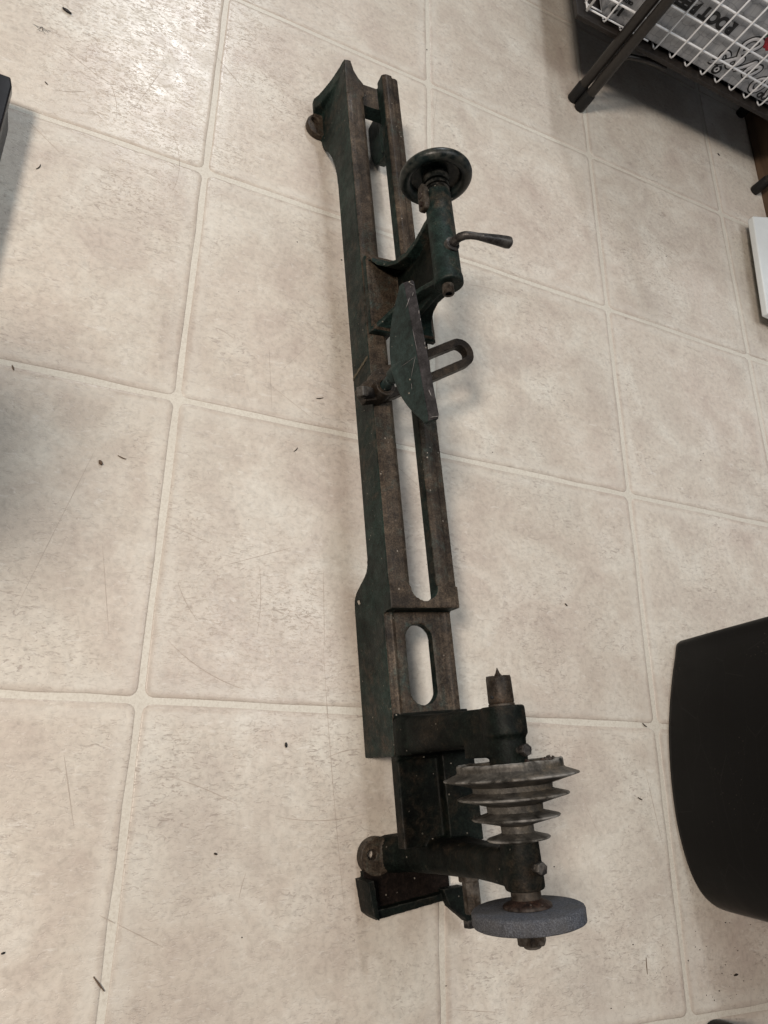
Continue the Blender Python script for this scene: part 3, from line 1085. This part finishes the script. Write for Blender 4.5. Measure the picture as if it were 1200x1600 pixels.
xs = [.6581 + .0346 * k for k in range(-4, 10)]
for x in xs:
    if BX0 + .004 < x < BX1:
        x += random.uniform(-.0012, .0012)
        wire([(x + random.uniform(-.0015, .0015), BY0, BZ1), (x + random.uniform(-.0008, .0008), BY0 - .0004, BZ0 + .07), (x, BY0, BZ0 + .006), (x, BY0 + .0012, BZ0 + .0018), (x, BY0 + .006, BZ0), (x, BY1, BZ0)])
rows = [.1490, .1815, .2150, .2485, .2820, .3150]
for z in rows:
    wire([(BX0, BY0 + .003, z), (BX1, BY0 + .003, z)], .0018)
    wire([(BX0, BY0, z), (BX0, BY1, z)], .0018)
for z in (.1225,):
    wire([(BX0, BY0 + .003, z), (BX0, BY1, z)], .0016)
    wire([(BX0, BY0 + .0042, z), (.64, BY0 + .0042, z)], .0014)
for k in range(7):
    y = BY0 + .0346 * (k + .5)
    wire([(BX0 - .001, y, BZ1), (BX0 - .001, y, BZ0 + .004), (BX0 + .003, y, BZ0 + .0034), (BX1, y, BZ0 + .0034)])
wire([(BX0, BY0, BZ1), (BX1, BY0, BZ1)], .0026)
wire([(BX0, BY0, BZ0 + .004), (BX0, BY0, BZ1)], .0020)

# ---------------------------------------------------------------- soda carton, upside down in the basket
def mat_carton():
    k = NT('silver_printed_card')
    tc = k.n('ShaderNodeTexCoord')
    mp = k.n('ShaderNodeMapping')
    mp.inputs['Scale'].default_value = (1.0, 1.0, 0.62)
    k.l(tc.outputs['Object'], mp.inputs['Vector'])
    v = k.n('ShaderNodeTexVoronoi')
    v.feature = 'DISTANCE_TO_EDGE'
    v.inputs['Scale'].default_value = 95.0
    v.inputs['Randomness'].default_value = 0.55
    k.l(mp.outputs['Vector'], v.inputs['Vector'])
    ln = k.ramp(v.outputs['Distance'], [(0.0, 1.0), (0.035, 0.35), (0.07, 0.0)])
    n = k.noise(mp.outputs['Vector'], 40.0, 4, 0.6)
    c = k.ramp(n, [(0.3, rgb(0.27, 0.275, 0.285)), (0.7, rgb(0.40, 0.405, 0.41))])
    c = k.mix(k.math('MULTIPLY', ln, 0.5), c, rgb(0.075, 0.075, 0.08))
    return k.out(c, 0.38, None, 0.25, 0.5)


M_CARD = mat_carton()
M_INK = NT('black_ink').out(0.006, 0.5)
M_SILVER = mat_plain('pale_silver_ink', (0.52, 0.52, 0.53), 0.4, 0.4, 0.1, 60, 0.0)
M_RED = mat_plain('red_ink', (0.33, 0.018, 0.030), 0.45, 0.4, 0.4, 220, 0.0)
M_LEAF = mat_plain('green_ink', (0.020, 0.085, 0.035), 0.45, 0.4, 0.4, 220, 0.0)
FY = 1.0560
carton = empty('soda_carton', (.745, 1.125, .1200))
tag(carton, 'silver root beer carton lying upside down inside the wire basket', 'carton')


def cl(bm):
    for v in bm.verts:
        v.co.x -= .745
        v.co.y -= 1.125
        v.co.z -= .1200
    return bm


bm = bmesh.new()
box(bm, .5480, .9500, FY, FY + .130, .1215, .2500)
bevel(obj('box', cl(bm), M_CARD, carton, True, 30), .0015)


def lettering(txt, x_start, z_top, size, mat, off=0.0, shear=0.0, name='lettering', sx=1.0):
    """print upside down on the front face: reads towards -X, letters hang down from z_top"""
    cu = bpy.data.curves.new(name, 'FONT')
    cu.body = txt
    cu.size = size
    cu.offset = off
    cu.shear = shear
    cu.extrude = 0.0004
    tmp = bpy.data.objects.new('tmp_' + name, cu)
    COL.objects.link(tmp)
    dg = bpy.context.evaluated_depsgraph_get()
    dg.update()
    me = bpy.data.meshes.new_from_object(tmp.evaluated_get(dg))
    bpy.data.objects.remove(tmp)
    me.name = name
    me.materials.clear()
    me.materials.append(mat)
    for v in me.vertices:
        x, y, z = v.co
        v.co = (x_start - x * sx - .745, FY - .0004 - z - 1.125, z_top - y - .1200)
    o = bpy.data.objects.new(name, me)
    COL.objects.link(o)
    o.parent = carton
    return o


lettering('ROOT BEER', .7520, .2010, .0250, M_INK, .0015, 0, sx=.97)
lettering('12', .5760, .1475, .0230, M_INK, .0010, 0)
lettering('cans', .5790, .1570, .0105, M_INK, .0002)
lettering('GOOD', .9260, .1345, .0135, M_INK, .0006)
lettering('SINCE', .9250, .1440, .0070, M_INK, .0002)


def strokes(name, lines, r, depth, m):
    bm = bmesh.new()
    for pts in lines:
        P = []
        # catmull-rom for a written line
        q = [pts[0]] + pts + [pts[-1]]
        for i in range(1, len(q) - 2):
            for s in range(6):
                t = s / 6
                a, b, c, d = [Vector(v) for v in q[i - 1:i + 3]]
                P.append(0.5 * ((2 * b) + (c - a) * t + (2 * a - 5 * b + 4 * c - d) * t * t + (3 * b - a - 3 * c + d) * t ** 3))
        P.append(Vector(pts[-1]))
        tube(bm, [(v.x, 0, v.y) for v in P], r, 8)
    for v in bm.verts:
        v.co.y = v.co.y / r * depth + FY - .0002
    return obj(name, cl(bm), m, carton, True)


# the flowing script, traced upside down (x grows to the right, z up)
SC = [
    # s with its swash
    [(.7830, .1560), (.7780, .1600), (.7725, .1600), (.7700, .1545), (.7720, .1480), (.7690, .1420), (.7640, .1385), (.7600, .1390)],
    [(.7700, .1420), (.7760, .1430), (.7850, .1500), (.7960, .1590), (.8040, .1640)],
    # q with the long tail
    [(.8060, .1480), (.7960, .1440), (.7900, .1500), (.7950, .1590), (.8050, .1640), (.8085, .1600), (.8040, .1480)],
    [(.8060, .1500), (.8000, .1600), (.7910, .1740), (.7880, .1850), (.7950, .1960), (.8080, .1990), (.8130, .1930), (.8080, .1820), (.7980, .1720), (.7930, .1660)],
    # r
    [(.8080, .1440), (.8170, .1520), (.8270, .1640), (.8310, .1690), (.8330, .1640), (.8280, .1540)],
    # a
    [(.8420, .1480), (.8340, .1440), (.8290, .1500), (.8340, .1600), (.8440, .1660), (.8480, .1620), (.8430, .1500), (.8380, .1440)],
    # capital letter at the frame's edge
    [(.8560, .1780), (.8700, .1700), (.8800, .1500), (.8760, .1330), (.8660, .1300), (.8600, .1400), (.8660, .1520), (.8800, .1580)],
    [(.8780, .1780), (.8900, .1600), (.8960, .1420), (.9000, .1300)],
]
APO = [[(.7820, .1360), (.7860, .1335), (.7850, .1295), (.7810, .1290), (.7795, .1325), (.7820, .1360)]]
strokes('script_outline', SC + APO, .0052, .0004, M_INK)
strokes('script', SC, .0034, .0008, M_SILVER)
strokes('script', APO, .0016, .0008, M_SILVER)
for nm, m, seed, pts, r in (('leaf_print', M_LEAF, 5, 26, .0032), ('flower_print', M_RED, 6, 12, .0056)):
    rr_ = random.Random(seed)
    bm = bmesh.new()
    for q in range(pts):
        a = rr_.uniform(0, 2 * math.pi)
        d = rr_.uniform(0, .014 if m is M_RED else .021)
        c = Vector((.8250 + d * math.cos(a), 0, .2060 + d * math.sin(a)))
        R_ = bmesh.ops.create_icosphere(bm, subdivisions=2, radius=r * rr_.uniform(.6, 1.2))
        for v in R_['verts']:
            v.co = Vector((v.co.x * rr_.uniform(.95, 1.05), v.co.y * (.09 if m is M_LEAF else .13), v.co.z)) + c
            v.co.y += FY
    obj(nm, cl(bm), m, carton, True)

# ================================================================== FLOOR LITTER
M_CHIP = mat_plain('dark_wood_chip', (0.030, 0.022, 0.016), 0.7)
M_CHIPB = mat_plain('brown_wood_sliver', (0.115, 0.075, 0.048), 0.7)
M_CRUMB = mat_plain('black_crumb', (0.010, 0.009, 0.009), 0.5)


def sliver(name, x, y, ang, ln, r, m, label, bend=0.15, cat='sliver', thick=1.0, group=None):
    bm = bmesh.new()
    pts, rad = [], []
    for k in range(7):
        t = k / 6
        pts.append(((t - .5) * ln, bend * ln * (4 * (t - .5) ** 2 - .5) * .5, r * .8 + .0003))
        rad.append(r * (0.45 + 0.55 * math.sin(math.pi * min(max(t, .06), .94))) if thick == 1.0 else r * (math.sin(math.pi * min(max(t, .08), .92)) ** .45))
    tube(bm, pts, rad, 7)
    for v in bm.verts:
        v.co.z = max(v.co.z * 0.8, 0.00015)
        v.co.x += random.uniform(-1, 1) * r * .12
        v.co.y += random.uniform(-1, 1) * r * .12
    o = obj(name, bm, m, None, True)
    o.location = (x, y, 0)
    o.rotation_euler = (0, 0, ang)
    tag(o, label, cat, group or 'bits of litter on the floor')
    return o


LITTER = [
    ('crumb', -0.1768, 0.7726, -0.373, 0.0103, 0.00210, M_CRUMB, 'glossy black elongated crumb near the top left corner', 0.00, 'crumb', 2.0),
    ('sliver', -0.1804, 0.6563, -0.659, 0.0047, 0.00060, M_CRUMB, 'tiny dark chip above the grout line right of the black box', 0.10, 'chip', 1.0),
    ('sliver', -0.1696, 0.5406, 1.178, 0.0082, 0.00060, M_CHIP, 'curved dark sliver beside the shadow of the black box', 0.25, 'sliver', 1.0),
    ('sliver', -0.1532, 0.3001, -1.104, 0.0055, 0.00070, M_CHIPB, 'short brown chip on the grout line at the left edge', 0.00, 'chip', 1.0),
    ('crumb', -0.0635, 0.2189, -0.961, 0.0051, 0.00180, M_CHIPB, 'oval brown crumb in the shaded tile at left', 0.00, 'crumb', 2.0),
    ('sliver', -0.0451, 0.2284, -0.298, 0.0084, 0.00060, M_CHIPB, 'thin brown sliver right of the oval brown crumb', 0.10, 'sliver', 1.0),
    ('sliver', 0.1556, 0.3435, 0.332, 0.0089, 0.00060, M_CHIP, 'thin dark sliver left of the tool rest', 0.10, 'sliver', 1.0),
    ('sliver', 0.1306, 0.2734, 0.928, 0.0069, 0.00060, M_CHIP, 'small dark sliver below the grout line left of the lathe bed', 0.15, 'sliver', 1.0),
    ('crumb', 0.1376, -0.0344, -1.376, 0.0047, 0.00130, M_CRUMB, 'upright black pellet left of the headstock', 0.00, 'crumb', 2.0),
    ('crumb', 0.0789, -0.1266, -0.362, 0.0031, 0.00090, M_CHIP, 'tiny dark crumb at right of the lower left grout line', 0.00, 'crumb', 1.0),
    ('crumb', 0.2399, -0.1656, -1.320, 0.0028, 0.00060, M_CHIPB, 'tiny brown crumb left of the foot bracket', 0.00, 'crumb', 1.0),
    ('sliver', -0.0046, -0.2169, -0.846, 0.0144, 0.00070, M_CHIPB, 'brown sliver lying across the bottom left grout line', 0.00, 'sliver', 1.0),
    ('crumb', -0.0767, -0.1903, 0.256, 0.0026, 0.00090, M_CRUMB, 'black crumb at the left edge near the bottom', 0.00, 'crumb', 1.0),
    ('sliver', 0.5903, 0.0004, -0.579, 0.0078, 0.00080, M_CHIP, 'dark sliver on the grout line left of the waste bin', 0.10, 'sliver', 1.0),
    ('sliver', 0.5708, -0.0828, -0.410, 0.0070, 0.00080, M_CHIP, 'short dark sliver between the step pulley and the waste bin', 0.10, 'sliver', 1.0),
    ('sliver', 0.5554, -0.2500, -1.607, 0.0155, 0.00050, M_CHIPB, 'long thin brown sliver below the grinding wheel', 0.03, 'sliver', 1.0),
    ('crumb', 0.6856, -0.2694, 0.114, 0.0063, 0.00120, M_CHIP, 'dark crumb below the waste bin', 0.00, 'crumb', 1.0),
    ('sliver', 0.9393, 1.0670, -0.825, 0.0061, 0.00120, M_CRUMB, 'black crumb in front of the shelf stand near the baseboard', 0.00, 'crumb', 1.0),
    ('crumb', 0.4851, 0.1383, -0.659, 0.0046, 0.00090, M_CHIP, 'tiny dark crumb right of the lower bed slot', 0.00, 'crumb', 1.0),
]
for it in LITTER:
    sliver(*it)

# a tuft of fluff in the top left
bm = bmesh.new()
rf = random.Random(11)
for q in range(7):
    p = Vector((0, 0, .0008))
    a = rf.uniform(-2.2, -0.6)
    pts = [p.copy()]
    for s in range(7):
        a += rf.uniform(-.9, .9)
        p = p + Vector((math.cos(a) * .0015, math.sin(a) * .0015, rf.uniform(-.0002, .0004)))
        p.z = max(p.z, .0003)
        pts.append(p.copy())
    tube(bm, pts, .00016, 5)
fz = obj('lint_tuft', bm, M_CRUMB, None, True)
fz.location = (-0.1971, 0.7345, 0)
tag(fz, 'tiny grey tuft of lint on the top left tile below the black crumb', 'lint', 'bits of litter on the floor')

# hairline scuffs in the vinyl (nobody could count them)
M_SCUFF = mat_plain('brown_scuff', (0.43, 0.37, 0.315), 0.6)
bm = bmesh.new()
rs = random.Random(21)


def scuff(x, y, a, ln, curv, wd=.00042):
    n = 10
    px, py = x, y
    L, Rr = [], []
    for k in range(n + 1):
        t = k / n
        w_ = wd * math.sin(math.pi * min(max(t, .03), .97)) ** .6 * rs.uniform(.6, 1.1)
        L.append((px - math.sin(a) * w_, py + math.cos(a) * w_, .00018))
        Rr.append((px + math.sin(a) * w_, py - math.cos(a) * w_, .00018))
        px += math.cos(a) * ln / n
        py += math.sin(a) * ln / n
        a += curv / n
    for k in range(n):
        bm.faces.new([bm.verts.new(v) for v in (L[k], Rr[k], Rr[k + 1], L[k + 1])])


for q in range(42):
    scuff(rs.uniform(-.30, 1.0), rs.uniform(-.38, 1.15), rs.choice([rs.uniform(0, 6.28), rs.gauss(1.5, .35), rs.gauss(-.5, .3)]), rs.uniform(.015, .09), rs.choice([0, 0, rs.uniform(-.9, .9)]), rs.uniform(.00016, .00036))
for it in [(0.1682, 0.1423, -1.512, 0.0805, 0.00, 0.00030), (0.0213, 0.1108, -1.165, 0.0418, 0.35, 0.00030), (0.0179, 0.0553, -0.717, 0.0869, 0.50, 0.00040), (0.0994, 0.1369, -1.396, 0.0682, -0.30, 0.00030), (0.1793, -0.0457, 0.477, 0.0380, -0.50, 0.00040), (0.1312, -0.0967, -0.191, 0.0898, 0.45, 0.00040), (-0.0508, 0.1390, -1.370, 0.0840, 0.00, 0.00030), (0.1715, 0.0619, -1.465, 0.2453, 0.05, 0.00028), (0.0299, -0.0629, -0.259, 0.0691, -0.20, 0.00040), (-0.1715, 0.6518, 0.210, 0.0347, 0.50, 0.00030), (-0.1180, 0.6901, -1.077, 0.0501, -0.50, 0.00030), (-0.1521, 0.5677, 2.476, 0.0459, 0.00, 0.00030), (-0.0110, -0.1688, -0.473, 0.0147, 0.00, 0.00035), (0.0047, -0.1766, -0.460, 0.0418, 0.00, 0.00035), (-0.0556, -0.0476, -1.293, 0.0567, 0.00, 0.00040), (0.0262, 0.4012, -0.035, 0.0272, -0.60, 0.00030), (0.0953, 0.3467, -0.523, 0.0626, 0.00, 0.00028), (0.0920, 0.3956, -1.458, 0.0800, 0.00, 0.00025), (0.3496, 0.5659, 0.336, 0.0732, -0.50, 0.00030), (-0.1137, 0.0662, 1.313, 0.1731, 0.00, 0.00025)]:
    scuff(*it)
tag(obj('floor_scuffs', bm, M_SCUFF, None, False), 'fine brown hairline scratches in the vinyl floor', 'scratches', kind='stuff')

# grit
bm = bmesh.new()
for q in range(95):
    x, y = rs.uniform(-.28, 1.0), rs.uniform(-.36, 1.1)
    if q > 45:
        x, y = rs.gauss(.66, .05), rs.gauss(-.265, .025)
    r = rs.uniform(.00025, .0008)
    R_ = bmesh.ops.create_icosphere(bm, subdivisions=1, radius=r)
    sc_ = (rs.uniform(.7, 1.8), rs.uniform(.6, 1.2), .6)
    for v in R_['verts']:
        v.co = Vector((v.co.x * sc_[0] + x, v.co.y * sc_[1] + y, v.co.z * sc_[2] + r * .55))
tag(obj('floor_grit', bm, M_CRUMB, None, True), 'scattered dark grit and crumbs on the floor', 'grit', kind='stuff')
